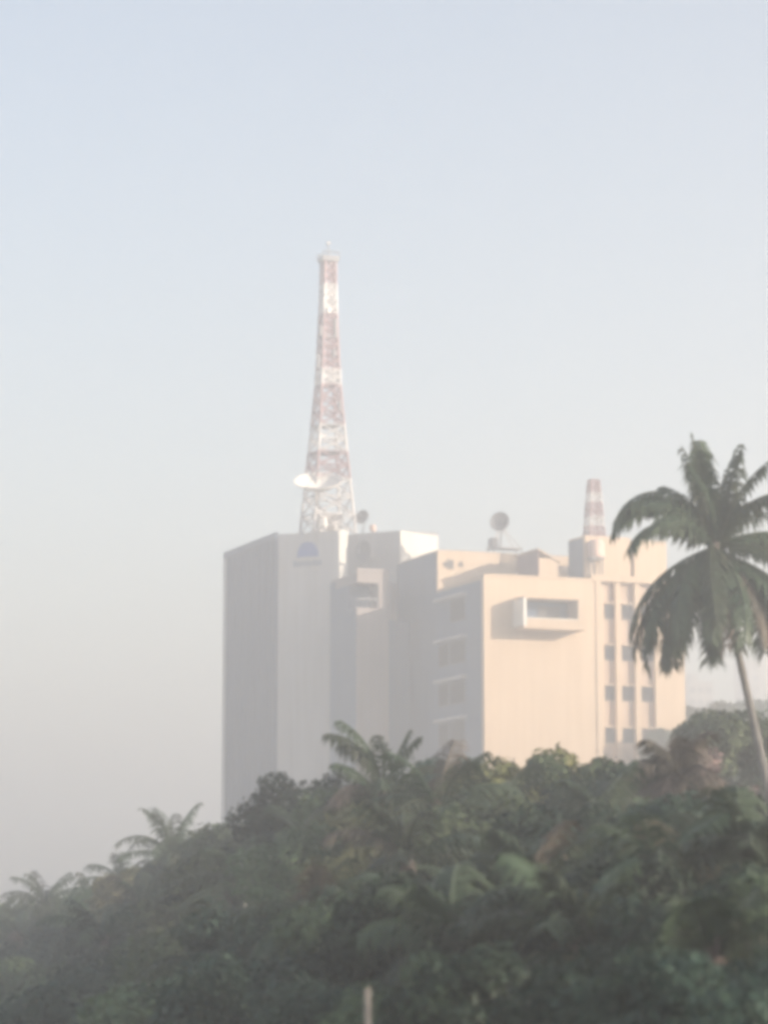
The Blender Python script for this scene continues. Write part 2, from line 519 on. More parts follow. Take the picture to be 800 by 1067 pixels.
mv = p3[1] + 3.5
mz0 = zT
mu = su(341.5, mv, mz0 + 8)
Ym = W(mu, mv).y
zz = lambda py: z_at(Ym, py)
ppm = 3000 / Ym
prof = [(545, 58), (520, 51), (490, 45), (450, 36), (400, 26), (350, 20.5), (300, 16.5), (262, 15)]
def mwid(z):
    hs = [(zz(p), w / ppm / 1.30) for p, w in prof]
    for (z0_, w0_), (z1_, w1_) in zip(hs, hs[1:]):
        if z <= z1_: return w0_ + (w1_ - w0_) * max(-0.2, (z - z0_) / (z1_ - z0_))
    return hs[-1][1]
bands = [(None, 500, 'wsteel'), (500, 472, 'red'), (472, 444, 'wsteel'), (444, 402, 'red'), (402, 386, 'wsteel'), (386, 352, 'red'),
         (352, 328, 'red'), (328, 297, 'wsteel'), (297, 272, 'red')]
secs = [((mz0 if a is None else zz(a)), zz(b_), mt) for a, b_, mt in bands]
tm = lattice('lattice_mast', 'tall red and white lattice mast rising from the grey tower roof', mu, mv, mz0, secs, mwid, 0.17, 0.10)
OM = (mu, mv, mz0)
m = MB(OM); w_ = 0.95; m.box(mu - w_, mu + w_, mv - w_, mv + w_, zz(273), zz(268))
for a in (-w_, w_):
    m.tube([(mu + a, mv - w_, zz(269.5)), (mu + a, mv - w_, zz(264))], 0.05, 4)
    m.tube([(mu + a, mv + w_, zz(269.5)), (mu + a, mv + w_, zz(264))], 0.05, 4)
m.tube([(mu - w_, mv - w_, zz(264)), (mu + w_, mv - w_, zz(264))], 0.08, 4)
m.tube([(mu - w_, mv + w_, zz(264)), (mu + w_, mv + w_, zz(264))], 0.08, 4)
m.build('platform', M['dishgrey'], tm)
m = MB(OM); m.tube([(mu, mv, zz(270)), (mu, mv, zz(258)), (mu, mv, zz(250))], [0.10, 0.08, 0.04], 6)
m.box(mu - 0.2, mu + 0.2, mv - 0.2, mv + 0.2, zz(255), zz(252)); m.build('spire', M['gsteel'], tm)
for py, wd in ((444, 1.06), (402, 1.05), (352, 1.1), (472, 1.04)):
    h = mwid(zz(py)) / 2 * wd
    m = MB(OM); m.box(mu - h, mu + h, mv - h, mv + h, zz(py) - 0.06, zz(py) + 0.06); m.build('platform', M['gsteel'], tm)


def panel_antenna(label, px, py, hgt, dv, mt='gsteel', w=0.3):
    u = su(px, mv + dv, zz(py)); z = zz(py)
    t = site('panel_antenna', label, 'antenna', u, mv + dv, z - hgt / 2, 'panel antennas clamped to the tall mast')
    m = MB((u, mv + dv, z - hgt / 2)); m.box(u - w / 2, u + w / 2, mv + dv - 0.15, mv + dv + 0.15, z - hgt / 2, z + hgt / 2)
    m.build('radome', M[mt], t, bevel=0.04)
    m = MB((u, mv + dv, z - hgt / 2)); m.tube([(u, mv + dv + 0.16, z), (mu + (0.3 if u > mu else -0.3), mv, z)], 0.06, 5)
    m.build('bracket', M['gsteel'], t)


for lb, px, py, hg, dv, mt in (
    ('grey panel antenna on the mast left edge, highest on that side', 334.5, 347, 1.0, -0.9, 'dishgrey'),
    ('long grey panel antenna high on the mast right side', 349.5, 343, 2.2, -0.9, 'dishgrey'),
    ('short grey panel antenna facing out at mid mast right', 348, 369, 0.8, -1.0, 'dishgrey'),
    ('grey panel antenna on the mast left edge just under mid height', 331.5, 379, 1.5, -1.1, 'dishgrey'),
    ('grey panel antenna at the right where the mast widens', 354, 424, 1.2, -1.3, 'dishgrey'),
    ('bright white panel antenna at the middle of the upper white band', 342.5, 325, 0.7, -1.0, 'dish'),
):
    panel_antenna(lb, px, py, hg, dv, mt)


# ------------------------------------------------------------------ dishes
def dish(name, label, u, v, z, dia, axis, depth, mt, mount_to, mast_r=0.08, back='dishgrey'):
    """axis in (u,v,z): where the bowl looks"""
    t = site(name, label, 'antenna', u, v, z)
    r = dia / 2
    a = Vector(axis).normalized()
    q = a.to_track_quat('Z', 'Y').to_matrix().to_4x4()
    m4 = Matrix.Translation((u, v, z)) @ q
    n = 8
    inn = [(r * i / n, depth * (i / n) ** 2) for i in range(n + 1)]
    inn[0] = (0.005, 0)
    outp = [(rr + (0.0 if i else 0), h - 0.07) for i, (rr, h) in enumerate(inn)]
    m = MB((u, v, z)); m.lathe(outp[::1][:] [::-1] if False else list(reversed(outp)), 24, m4)
    m.lathe([inn[-1], (r + 0.02, depth - 0.03), outp[-1]], 24, m4)
    m.lathe(inn, 24, m4)
    m.build('reflector', M[mt], t, smooth=True)
    m = MB((u, v, z))
    tip = m4 @ Vector((0, 0, dia * 0.42))
    for k in range(3):
        qn = 2 * math.pi * k / 3
        m.tube([m4 @ Vector((r * 0.92 * math.cos(qn), r * 0.92 * math.sin(qn), depth * 0.85)), tip], 0.03, 4)
    m.lathe([(0.01, 0), (0.13, 0.02), (0.13, 0.3), (0.01, 0.32)], 8, m4 @ Matrix.Translation((0, 0, dia * 0.42 - 0.15)))
    m.build('feed_horn', M['gsteel'], t)
    m = MB((u, v, z))
    bk = m4 @ Vector((0, 0, -0.45))
    m.tube([m4 @ Vector((0, 0, -0.08)), bk], 0.16, 8)
    m.tube([bk] + [Vector(p) for p in mount_to], mast_r, 6)
    m.build('mount', M['gsteel'], t)
    return t


# big white dish hung on the left of the mast's foot
dv_ = mv - 3.0
dz_ = zz(516)
du = su(332, dv_, dz_)
dish('satellite_dish', 'large white dish turned skyward on left side of the tall mast', du, dv_, dz_, 5.2, (-0.20, -0.42, 0.88), 1.15, 'dish',
     [(du + 0.1, dv_ + 0.6, zz(530)), (mu - 0.6, mv - 1.0, zz(535))], 0.12)
# dark round dish right of the mast's foot, on the oblique roof
v_ = p2[1] + 1.2
z_ = z_at(W(1, v_).y, 541)
u_ = su(378, v_, z_)
dish('satellite_dish', 'dark round dish on a pole at right foot of the mast', u_, v_, z_, 1.6, (-0.6, -0.55, 0.25), 0.3, 'dishgrey', [(u_ + 0.05, v_ + 0.4, zC - 0.02)])
# grey dish clamped on the oblique face of the rear shaft
tq = solve_along(386, p1, dC, zC)
qq = on_face(p1, dC, tq, 0.95)
qz = zy(*qq, 577)
dish('satellite_dish', 'large grey dish bracketed on the oblique wall beside the bright tower end', qq[0], qq[1], qz, 2.7, (-0.95, -0.35, 0.12), 0.5, 'dishgrey',
     [(*on_face(p1, dC, tq - 0.3, -0.05), qz - 0.3)], 0.12)
# small white drum antenna near the mast's foot
v_ = p3[1] + 0.6
z_ = z_at(W(-5, v_).y, 549.5)
u_ = su(337.5, v_, zT)
t = site('drum_antenna', 'small bright white drum antenna on the tower roof edge under mast', 'antenna', u_, v_, zT)
OO = (u_, v_, zT)
m = MB(OO); m.lathe([(0.02, 0.25), (0.3, 0.28), (0.34, 0.6), (0.34, 1.1), (0.22, 1.35), (0.02, 1.4)], 14, Matrix.Translation((u_, v_, zT))); m.build('drum', M['dish'], t, smooth=True)
m = MB(OO); m.tube([(u_, v_, zT - 0.02), (u_, v_, zT + 0.3)], 0.08, 6); m.build('post', M['gsteel'], t)
# pale pink drum to the right of the dark dish
v_ = p2[1] + 0.8
u_ = su(388.5, v_, zC)
t = site('drum_antenna', 'pale pink drum antenna on a thin post right of the dark round dish', 'antenna', u_, v_, zC)
OO = (u_, v_, zC)
m = MB(OO); m.lathe([(0.02, 0.5), (0.3, 0.55), (0.36, 0.8), (0.36, 1.1), (0.3, 1.3), (0.02, 1.35)], 14, Matrix.Translation((u_, v_, zC))); m.build('drum', M['tank'], t, smooth=True)
m = MB(OO); m.tube([(u_, v_, zC - 0.02), (u_, v_, zC + 0.55)], 0.06, 6); m.build('post', M['gsteel'], t)
# equipment cabin in the mast's legs
cab = site('equipment_cabin', 'pale equipment cabin standing between the legs of tall mast', 'cabin', mu, mv, mz0)
m = MB(OM); m.box(mu - 1.3, mu + 1.3, mv - 1.0, mv + 1.0, mz0, mz0 + 2.0); m.build('cabin_wall', M['tower'], cab)
m = MB(OM); m.box(mu - 1.45, mu + 1.45, mv - 1.15, mv + 1.15, mz0 + 2.003, mz0 + 2.15); m.build('cabin_roof', M['roof'], cab)
m = MB(OM); m.box(mu - 0.4, mu + 0.4, mv - 1.05, mv - 1.003, mz0 + 0.05, mz0 + 1.8); m.build('door', M['frame'], cab)

# dish on its stand, on the rear block
v_ = v1 + 3.0
z_ = z_at(W(5, v_).y, 543)
u_ = su(521.5, v_, z_)
zt_ = zB + 0.12
dish('satellite_dish', 'dark dish facing away on a braced stand above the cream block', u_, v_, z_, 2.1, (-0.62, -0.75, 0.2), 0.42, 'dishgrey', [(u_ + 0.1, v_ + 0.35, z_at(W(5, v_).y, 569) + 0.1)], 0.11)
st = site('antenna_stand', 'steel antenna stand on legs carrying the lone dark dish', 'stand', u_, v_, zt_)
OS = (u_, v_, zt_)
zpl = z_at(W(5, v_).y, 570)
m = MB(OS); m.box(u_ - 1.2, u_ + 2.2, v_ - 0.8, v_ + 0.9, zpl - 0.06, zpl + 0.08); m.build('platform', M['gsteel'], st)
for a, b_ in ((-1.1, -0.7), (2.1, -0.7), (2.1, 0.8), (-1.1, 0.8)):
    m = MB(OS); m.tube([(u_ + a, v_ + b_, zt_ - 0.01), (u_ + a, v_ + b_, zpl - 0.05)], 0.07, 5); m.build('leg', M['gsteel'], st)
m = MB(OS)
for a, b_ in ((-1.1, -0.7), (1.9, -0.7), (1.9, 0.8), (-0.8, 0.8)):
    m.tube([(u_ + a, v_ + b_, zpl + 0.08), (u_ + 0.12, v_ + 0.3, z_ - 0.2)], 0.07, 5)
m.build('brace', M['wsteel'], st)
m = MB(OS); m.box(u_ - 1.3, u_ - 0.55, v_ - 0.6, v_ + 0.3, zpl + 0.083, zpl + 1.0); m.build('cabinet', M['dishgrey'], st)

# mauve rooftop room
v_ = 5.0
zr = z_at(W(6, v_).y, 571)
u0_ = su(561.5, v_, zr)
vb_ = sv(539, u0_, zr)
rr = site('rooftop_room', 'mauve brick stair room standing on the balcony block roof', 'room', u0_, v_, zA + 0.1)
OR = (u0_, v_, zA + 0.1)
m = MB(OR); m.box(u0_, u0_ + 2.1, v_, vb_, zA + 0.1, zr - 0.9); m.build('room_wall', M['cream'], rr)
m = MB(OR); m.box(u0_ - 0.1, u0_ - 0.003, v_ + 0.02, vb_ - 0.02, zA + 0.1, zr - 0.12); m.build('side_wall', M['mauve'], rr)
m = MB(OR); m.add([(u0_ - 0.2, v_ - 0.2, zr - 0.1), (u0_ + 2.3, v_ - 0.2, zr - 1.3), (u0_ + 2.3, vb_ + 0.2, zr - 1.3), (u0_ - 0.2, vb_ + 0.2, zr - 0.1),
                   (u0_ - 0.2, v_ - 0.2, zr + 0.06), (u0_ + 2.3, v_ - 0.2, zr - 1.14), (u0_ + 2.3, vb_ + 0.2, zr - 1.14), (u0_ - 0.2, vb_ + 0.2, zr + 0.06)],
                  [(0, 3, 2, 1), (4, 5, 6, 7), (0, 1, 5, 4), (1, 2, 6, 5), (2, 3, 7, 6), (3, 0, 4, 7)])
m.build('room_roof', M['cream'], rr)

# second, smaller mast over the penthouse
v_ = vW + 3.0
zb2 = zP
Y2 = W(uA, v_).y
z2 = lambda py: z_at(Y2, py)
u2 = su(619, v_, zb2)
wid2 = lambda z: (2.2 - 1.1 * min(1, max(0, (z - zb2) / (z2(497) - zb2)))) / 1.3
lattice('lattice_mast', 'short striped lattice mast on the roof beside tall palm', u2, v_, zb2,
        [(zb2, z2(548), 'red'), (z2(548), z2(538), 'wsteel'), (z2(538), z2(523), 'red'), (z2(523), z2(513), 'wsteel'), (z2(513), z2(499), 'red')], wid2, 0.10, 0.06)
# pink round water tank on the penthouse front edge, dark unit below it
v_ = vW - 0.3
zt2 = z_at(W(uA, v_).y, 581)
u_ = su(621, v_, zt2)
tk = site('water_tank', 'round pinkish water tank at foot of the short striped mast', 'tank', u_, v_, zt2)
OO = (u_, v_, zt2)
m = MB(OO); m.lathe([(0.02, 0.0), (0.8, 0.02), (0.85, 0.15), (0.85, 1.5), (0.6, 1.8), (0.2, 1.92), (0.02, 1.93)], 18, Matrix.Translation((u_, v_, zt2))); m.build('tank_body', M['tank'], tk, smooth=True)
m = MB(OO)
for a, b_ in ((-0.5, -0.4), (0.5, -0.4), (0.5, 0.4), (-0.5, 0.4)):
    m.tube([(u_ + a, v_ + b_, zt2 + 0.03), (u_ + a, v_ + b_, zA + 0.0)], 0.08, 5)
m.box(u_ - 0.8, u_ + 0.8, v_ - 0.65, v_ + 0.65, zt2 - 0.12, zt2 - 0.003)
m.build('tank_stand', M['gsteel'], tk)

# ================================================================== far buildings behind on the right
def far_block(label, px0, px1, py, Y, mt='far'):
    zt = z_at(Y, py); x0, x1 = x_at(Y, zt, px0), x_at(Y, zt, px1)
    t = thing('apartment_block', label, 'building', ((x0 + x1) / 2, Y, 0), R(12))
    h = (x1 - x0) / 2
    m = MB(); m.box(-h, h, 0, 14, 0, zt); m.build('wall', M[mt], t)
    m = MB(); m.box(-h - 0.2, h + 0.2, -0.2, 14.2, zt + 0.003, zt + 0.5); m.build('roof', M['roof'], t)
    m = MB(); m.box(-h * 0.3, h * 0.2, 4, 9, zt + 0.503, zt + 3); m.build('stair_head', M[mt], t)
    nz = int(zt // 3.4)
    for k in range(nz):
        for c in range(3):
            xc = -h + (c + 0.5) * 2 * h / 3
            m = MB(); m.box(xc - 0.8, xc + 0.8, -0.08, -0.003, zt - 2.6 - k * 3.4, zt - 1.1 - k * 3.4); m.build('window', M['glass'], t)


far_block('faint far apartment block in haze just right of the cream wing', 716, 743, 712, 760)
far_block('faint far tall apartment block in haze at right picture edge', 778, 830, 690, 900)

# ================================================================== vegetation
def np_mesh(name, V, Q, mt):
    me = bpy.data.meshes.new(name)
    me.vertices.add(len(V)); me.vertices.foreach_set('co', V.astype(np.float32).ravel())
    me.loops.add(Q.size); me.loops.foreach_set('vertex_index', Q.astype(np.int32).ravel())
    me.polygons.add(len(Q)); me.polygons.foreach_set('loop_start', (np.arange(len(Q)) * Q.shape[1]).astype(np.int32))
    me.update(calc_edges=True)
    me.materials.append(mt)
    return me


def leaf_mesh(name, cen, nrm, ln, wd, mt):
    """one folded pointed leaf (two quads' worth as a diamond) per centre"""
    n = len(cen)
    nrm = nrm / np.linalg.norm(nrm, axis=1, keepdims=True)
    r = rng.normal(size=(n, 3)); r[:, 2] -= 0.5
    a = np.cross(nrm, r); a /= np.linalg.norm(a, axis=1, keepdims=True) + 1e-9
    b_ = np.cross(nrm, a)
    ln = ln[:, None]; wd = wd[:, None]
    V = np.stack([cen - a * ln * 0.5, cen + b_ * wd * 0.5 - a * ln * 0.08 + nrm * wd * 0.12, cen + a * ln * 0.5, cen - b_ * wd * 0.5 - a * ln * 0.08 + nrm * wd * 0.12], 1).reshape(-1, 3)
    return np_mesh(name, V, np.arange(n * 4).reshape(n, 4), mt)


def crown_points(rx, rz, nblob, nleaf, flat=0.0):
    """leaf centres on many uneven clumps inside a crown of half-width rx, half-height rz"""
    cs = []
    while len(cs) < nblob:
        p = rng.uniform(-1, 1, 3)
        if np.linalg.norm(p) < 1 and p[2] > -0.85:
            l = np.linalg.norm(p)
            p = p / max(l, 0.01) * (0.45 + 0.5 * l)
            cs.append(p * np.array([rx, rx, rz]))
    cs = np.array(cs)
    br = rng.uniform(0.20, 0.40, nblob) * min(rx, rz * 1.2)
    wgt = br ** 2 / (br ** 2).sum()
    idx = rng.choice(nblob, nleaf, p=wgt)
    d = rng.normal(size=(nleaf, 3)); d /= np.linalg.norm(d, axis=1, keepdims=True)
    rad = br[idx] * rng.uniform(0.45, 1.12, nleaf) ** 0.6
    P = cs[idx] + d * rad[:, None] * np.array([1.1, 1.1, 0.85])
    nr = d + rng.normal(size=(nleaf, 3)) * 0.55 + np.array([0, 0, 0.35])
    # stray twigs that break the outline
    k = nleaf // 25
    P[:k] += d[:k] * rng.uniform(0.05, 0.2, (k, 1)) * min(rx, 1.5)
    return P, nr, cs


def trunk_mesh(zc):
    mb = MB()
    mb.tube([(0, 0, -0.1), (0.05, 0.03, zc * 0.4), (0.0, 0.08, zc * 0.7), (0.05, 0, zc)], [0.24, 0.18, 0.15, 0.08], 8)
    return mb


def limb_mesh(cs, rz):
    mb = MB()
    for c in cs[:9]:
        s_ = Vector((0.0, 0.06, -rz * 0.8)); e = Vector(c) * 0.8
        mid = s_.lerp(e, 0.5) + Vector((0, 0, -0.15))
        mb.tube([s_, mid, e], [0.09, 0.06, 0.02], 5)
    return mb


def spread(px, Y):
    # the grove runs away from the camera towards the left
    if px < 400: return 1.35 - 0.35 * max(px, 0) / 400
    return 1 - 0.15 * (px - 400) / 400 if Y < 60 else 1.0


PROTO = {}
def proto_tree(kind):
    """unit broadleaf trees: crown half-width 1 is scaled per tree; foliage about 0.15 m leaves at r = 2.6"""
    if kind in PROTO: return PROTO[kind]
    rx, rz, nb, nl, ls, mt = {
        'dense': (2.6, 2.2, 34, 15000, 0.20, 'leafA'),
        'bushy': (2.6, 2.0, 26, 12000, 0.23, 'leafB'),
        'loose': (2.6, 2.4, 20, 8500, 0.24, 'leafC'),
        'broad': (2.8, 1.8, 28, 13000, 0.22, 'leafA'),
        'feather': (2.5, 2.5, 26, 12000, 0.19, 'leafB'),
        'brown': (2.3, 2.3, 18, 6000, 0.22, 'leafD'),
    }[kind]
    P, nr, cs = crown_points(rx, rz, nb, nl)
    l = ls * rng.uniform(0.7, 1.5, nl)
    if kind == 'feather':
        w = l * 0.3; l = l * 1.5
    else:
        w = l * rng.uniform(0.45, 0.75, nl)
    me = leaf_mesh('crown', P, nr, l, w, M[mt])
    zc = 5.2
    to = trunk_mesh(zc).build('trunk', M['bark']); tme = to.data
    bpy.data.objects.remove(to)
    to = limb_mesh(cs, rz).build('limbs', M['bark']); lme = to.data
    bpy.data.objects.remove(to)
    PROTO[kind] = (me, tme, lme, rx, rz, zc, float(np.percentile(P[:, 2], 99.0)))
    return PROTO[kind]


def tree(px, py, Y, r, kind, label, name='leafy_tree', sz=1.0, group='leafy trees of the grove'):
    k_ = spread(px, Y); Y *= k_; r *= k_
    me, tme, lme, rx, rz, zc, ztop = proto_tree(kind)
    s = r / rx
    top = z_at(Y, py)
    x = x_at(Y, top, px)
    t = thing(name, label, 'tree', (x, Y, 0), random.uniform(0, 6.28), group)
    cz = top - ztop * s * sz
    c = link_mesh('crown', me, t); c.location = (0, 0, cz); c.scale = (s, s * random.uniform(0.9, 1.1), s * sz)
    l_ = link_mesh('branching', lme, t); l_.location = c.location; l_.scale = c.scale
    k = link_mesh('trunk', tme, t); k.scale = (s * 1.1, s * 1.1, cz / zc)
    return t


# ---- palm fronds
def frond_mesh(L, e0, droop, n=42, width=0.62, hang=0.5, mt='frond', curl=0.0, seed=0):
    """a frond leaving the crown along +X with elevation e0 (rad), bending down by `droop` rad along its length"""
    rs = np.random.default_rng(seed)
    N_ = 24
    torn = rs.choice([0, 0, 0.0, 0.3])
    pts = [Vector((0, 0, 0))]; ang = []
    for i in range(N_):
        f = (i + 0.5) / N_
        a = e0 - droop * f ** 1.35
        ang.append(a)
        pts.append(pts[-1] + Vector((math.cos(a), curl * f * 0.5, math.sin(a))) * (L / N_))
    mb = MB()
    mb.tube(pts, [0.05 * (1 - 0.8 * i / N_) + 0.008 for i in range(N_ + 1)], 4)
    for k in range(n):
        f = 0.13 + 0.86 * (k / (n - 1))
        i = min(int(f * N_), N_ - 1)
        p = pts[i].lerp(pts[i + 1], f * N_ - i)
        T = (pts[i + 1] - pts[i]).normalized()
        S = Vector((0, 1, 0))
        U = T.cross(S) * -1
        prof_ = math.sin(math.pi * min(1, 0.16 + f * 0.80)) ** 0.65
        for sd in (-1, 1):
            if rs.random() < 0.08 or (0.5 < f and rs.random() < torn): continue
            l = width * (0.35 + 0.75 * prof_) * rs.uniform(0.6, 1.2)
            d = (S * sd + T * rs.uniform(0.45, 0.75) + U * rs.uniform(0.0, 0.3)).normalized()
            dn = Vector((0, 0, -1))
            h = hang * rs.uniform(0.7, 1.3)
            m1 = p + d * l * 0.5 + dn * h * l * 0.12
            d2 = (d + dn * h * 1.5).normalized()
            e = m1 + d2 * l * 0.55
            wv = T * (0.058 if L > 3 else 0.026)
            mb.add([p - wv * 0.5, p + wv * 0.5, m1 + wv, m1 - wv], [(0, 1, 2, 3)])
            mb.add([m1 - wv, m1 + wv, e], [(0, 1, 2)])
    me = bpy.data.meshes.new('frond')
    me.from_pydata([tuple(v) for v in mb.v], [], mb.f)
    me.materials.append(M[mt])
    return me


FR = {}
def frond(L, e0, droop, mt='frond', width=0.62, hang=0.5, curl=0.0, n=42):
    key = (round(L, 1), round(e0, 1), round(droop, 1), mt, width, hang, curl, n)
    if key not in FR: FR[key] = frond_mesh(L, e0, droop, n, width, hang, mt, curl, seed=len(FR))
    return FR[key]


def palm(label, base, top, fronds, coconuts=0, rad=(0.17, 0.11), bend=0.5, name='coconut_palm', mt='palmbark'):
    """base, top: points; fronds: (azimuth deg 0=right 90=away 180=left 270=near, L, e0 deg, droop deg, material)"""
    base, top = Vector(base), Vector(top)
    t = thing(name, label, 'palm tree', base, 0, 'coconut palms of the grove')
    d = top - base
    n = 70 if coconuts else 14
    pts, rr_ = [], []
    for i in range(n + 1):
        f = i / n
        pts.append(Vector((d.x * f ** (1 + bend), d.y * f ** (1 + bend), d.z * f)))
        rr_.append(rad[0] + (rad[1] - rad[0]) * min(1, f * 1.3) + (0.12 * (1 - f * 12) if f < 0.08 else 0))
        if coconuts and i % 2: rr_[-1] *= 0.93
    pts[0].z = -0.1
    MB().tube(pts, rr_, 10).build('trunk', M[mt], t, smooth=True)
    m = MB(); m.lathe([(0.02, -0.5), (rad[1] * 1.3, -0.4), (rad[1] * 1.7, 0), (rad[1] * 1.1, 0.3), (0.02, 0.45)], 10, Matrix.Translation(d)); m.build('crown_shaft', M['frondB'], t, smooth=True)
    for (az, L, e0, dr, mm) in fronds:
        me = frond(L, R(e0), R(dr), mm[0] if isinstance(mm, tuple) else mm, *(mm[1:] if isinstance(mm, tuple) else ()))
        o = link_mesh('frond', me, t)
        o.location = d + Vector((0, 0, random.uniform(-0.15, 0.15)))
        o.rotation_euler = (random.uniform(-0.25, 0.25), 0, R(az))
        k = random.uniform(0.95, 1.05); o.scale = (k, k, k)
    if coconuts:
        m4 = None
        for k in range(coconuts):
            q = 2 * math.pi * k / coconuts + random.uniform(-.3, .3)
            c = d + Vector((math.cos(q) * 0.3, math.sin(q) * 0.3, -0.3 - 0.2 * random.random()))
            m = MB(); m.lathe([(0.01, -0.16), (0.09, -0.11), (0.13, 0), (0.09, 0.11), (0.01, 0.16)], 8, Matrix.Translation(c)); m.build('coconut', M['coconut'], t, smooth=True)
    return t


def P3(px, py, Y):
    z = z_at(Y, py)
    return Vector((x_at(Y, z, px), Y, z))


# the tall palm at the right
YP = 85.0
topP = P3(744, 572, YP)
lowP = P3(798, 830, YP)
tr = (lowP - topP)
base = topP + tr * (topP.z / -tr.z) ; base.z = 0
fp = []
U1, S1, S2 = ('frond', 0.5, 0.5), ('frond', 0.72, 1.3), ('frondB', 0.72, 1.3)
# spikes and upright fronds
fp += [(180, 3.5, 79, 0, ('frond', 0.36, 0.9, 0.0, 42)), (10, 3.3, 80, 12, ('frond', 0.40, 0.9, 0.0, 42)), (30, 3.7, 84, 24, S1), (150, 3.4, 90, 30, S1), (265, 3.2, 90, 40, S1), (60, 3.1, 82, 50, S1), (95, 3.5, 88, 36, S1), (0, 3.4, 76, 40, S1), (215, 3.0, 82, 50, S1),
       (350, 3.2, 64, 75, S1), (10, 3.0, 56, 90, S1), (120, 3.2, 76, 60, U1), (330, 2.7, 70, 90, S1)]
# long arching sides
fp += [(180, 4.3, 78, 150, S1), (172, 4.2, 72, 140, S1), (190, 4.0, 68, 140, S1), (184, 3.7, 58, 125, S1), (200, 3.4, 48, 120, S1), (210, 3.2, 60, 120, S1),
       (2, 3.6, 26, 70, S1), (355, 3.7, 12, 85, S1), (335, 3.6, 6, 80, S1), (25, 3.6, 18, 95, S1), (15, 3.5, 30, 100, S1)]
# hanging skirt
for az, L, e0, dr, mm in ((176, 4.0, -20, 68, S1), (190, 4.2, -26, 62, S1), (202, 4.0, -22, 66, S1), (164, 4.0, -30, 58, S1), (214, 4.1, -28, 60, S1), (184, 4.2, -36, 52, S1),
                          (228, 4.0, -18, 70, S1), (240, 4.1, -28, 60, S1), (196, 4.1, -44, 44, S1), (170, 4.0, -46, 42, S1), (222, 4.1, -44, 44, S1), (252, 4.2, -36, 52, S1),
                          (150, 4.1, -34, 54, S1), (135, 4.0, -38, 50, S1), (208, 3.9, -56, 34, S1), (236, 3.9, -54, 36, S1), (262, 4.0, -50, 38, S1), (186, 3.8, -60, 30, S2),
                          (286, 3.6, -54, 34, S2), (300, 3.7, -44, 44, S2), (318, 3.9, -32, 55, S2), (275, 3.2, -34, 54, S2), (330, 4.1, -20, 68, S1),
                          (345, 4.2, -16, 74, S1), (0, 4.2, -22, 68, S1), (15, 4.1, -28, 62, S1), (30, 4.0, -34, 54, S2), (352, 3.9, -36, 54, S1), (60, 3.8, -34, 54, S1), (100, 3.8, -34, 54, S1),
                          (266, 4.3, -22, 66, S1), (280, 4.2, -30, 58, S1), (292, 4.1, -24, 64, S1), (255, 4.3, -14, 74, S1), (310, 4.0, -40, 46, S1)):
    fp.append((az, L, e0, dr, mm))
palm('tall leaning coconut palm with a shaggy drooping crown before cream wing', base, topP, fp, 7, (0.19, 0.115), 0.12)


def small_palm(px, py, Y, L, label, nf=15, seed=1, mt='frond', lean=0.4, up=0.0, alt='frondB'):
    rs = random.Random(seed)
    k_ = spread(px, Y); Y *= k_; L = round(L * k_, 1)
    top = P3(px, py, Y)
    b_ = Vector((top.x + rs.uniform(-lean, lean), top.y + rs.uniform(-lean, lean), 0))
    fr = []
    for k in range(nf):
        az = 360 * k / nf + rs.uniform(-12, 12)
        lev = k % 3
        e0 = (72, 42, 8)[lev] + rs.uniform(-10, 10) + up
        dr = (55, 85, 75)[lev] + rs.uniform(-10, 15)
        e0 = round(e0 / 12) * 12; dr = round(dr / 15) * 15
        fr.append((az, round(L * (0.85, 1.0, 0.95)[lev], 1), e0, dr, ((mt if rs.random() > (0.25 if alt == 'frondLit' else 0.04) else alt), 0.62, 0.7, 0.0, 32)))
    return palm(label, b_, top, fr, 0, (0.15, 0.1), 0.3)


small_palm(45, 945, 118, 2.3, 'small ragged palm at far left end of the grove skyline', 16, 3)
small_palm(98, 945, 112, 1.7, 'tiny palm tuft on the skyline left of the spiky palm', 14, 5)
small_palm(180, 896, 100, 2.5, 'spiky palm standing clear against the sky below the dark tower flank', 18, 8, up=6)
small_palm(128, 925, 108, 1.9, 'low palm with curled fronds just left of the spiky skyline palm', 13, 12)
small_palm(708, 812, 66, 1.5, 'half dry brownish palm below the right corner of cream wing', 16, 22, 'frondB')
# the two curled fronds in front of the annex
YQ = 74
tq_ = P3(398, 835, YQ)
palm('palm with two curled upright fronds in front of the shaded annex', (tq_.x + 0.3, YQ, 0), tq_,
     [(178, 2.6, 90, 62, ('frond', 0.6, 1.3)), (190, 2.5, 84, 84, ('frond', 0.6, 1.4)), (200, 1.9, 64, 60, ('frond', 0.5, 1.2)), (160, 2.1, 90, 80, ('frond', 0.6, 1.4)), (250, 2.0, 88, 60, ('frond', 0.6, 1.4)), (5, 1.9, 74, 12, ('frond', 0.4, 1.0)), (350, 1.9, 70, 30, ('frond', 0.45, 1.2)), (12, 1.8, 62, 60, ('frond', 0.45, 1.0)),
      (270, 2.2, 40, 85, 'frond'), (230, 2.3, 25, 80, 'frondB'), (310, 2.3, 20, 75, 'frond'), (350, 2.4, 22, 85, 'frond'), (190, 2.3, 10, 70, 'frond'), (90, 2.2, 30, 80, 'frond'), (140, 2.2, 30, 80, 'frond')], 0, (0.15, 0.1), 0.2)
small_palm(455, 850, 66, 2.2, 'palm with drooping olive fronds below the shaded block side', 15, 31)
small_palm(600, 985, 40, 1.6, 'young palm with sunlit yellowish arching fronds low in grove centre right', 14, 41, 'frond', alt='frondLit')
small_palm(690, 925, 44, 1.7, 'young palm with pale sunlit flat fronds under the cream wing, low in grove', 14, 47, 'frond', alt='frondLit')
small_palm(330, 965, 50, 1.7, 'young palm half sunk in dark bushes below the tower', 13, 53, 'frond')
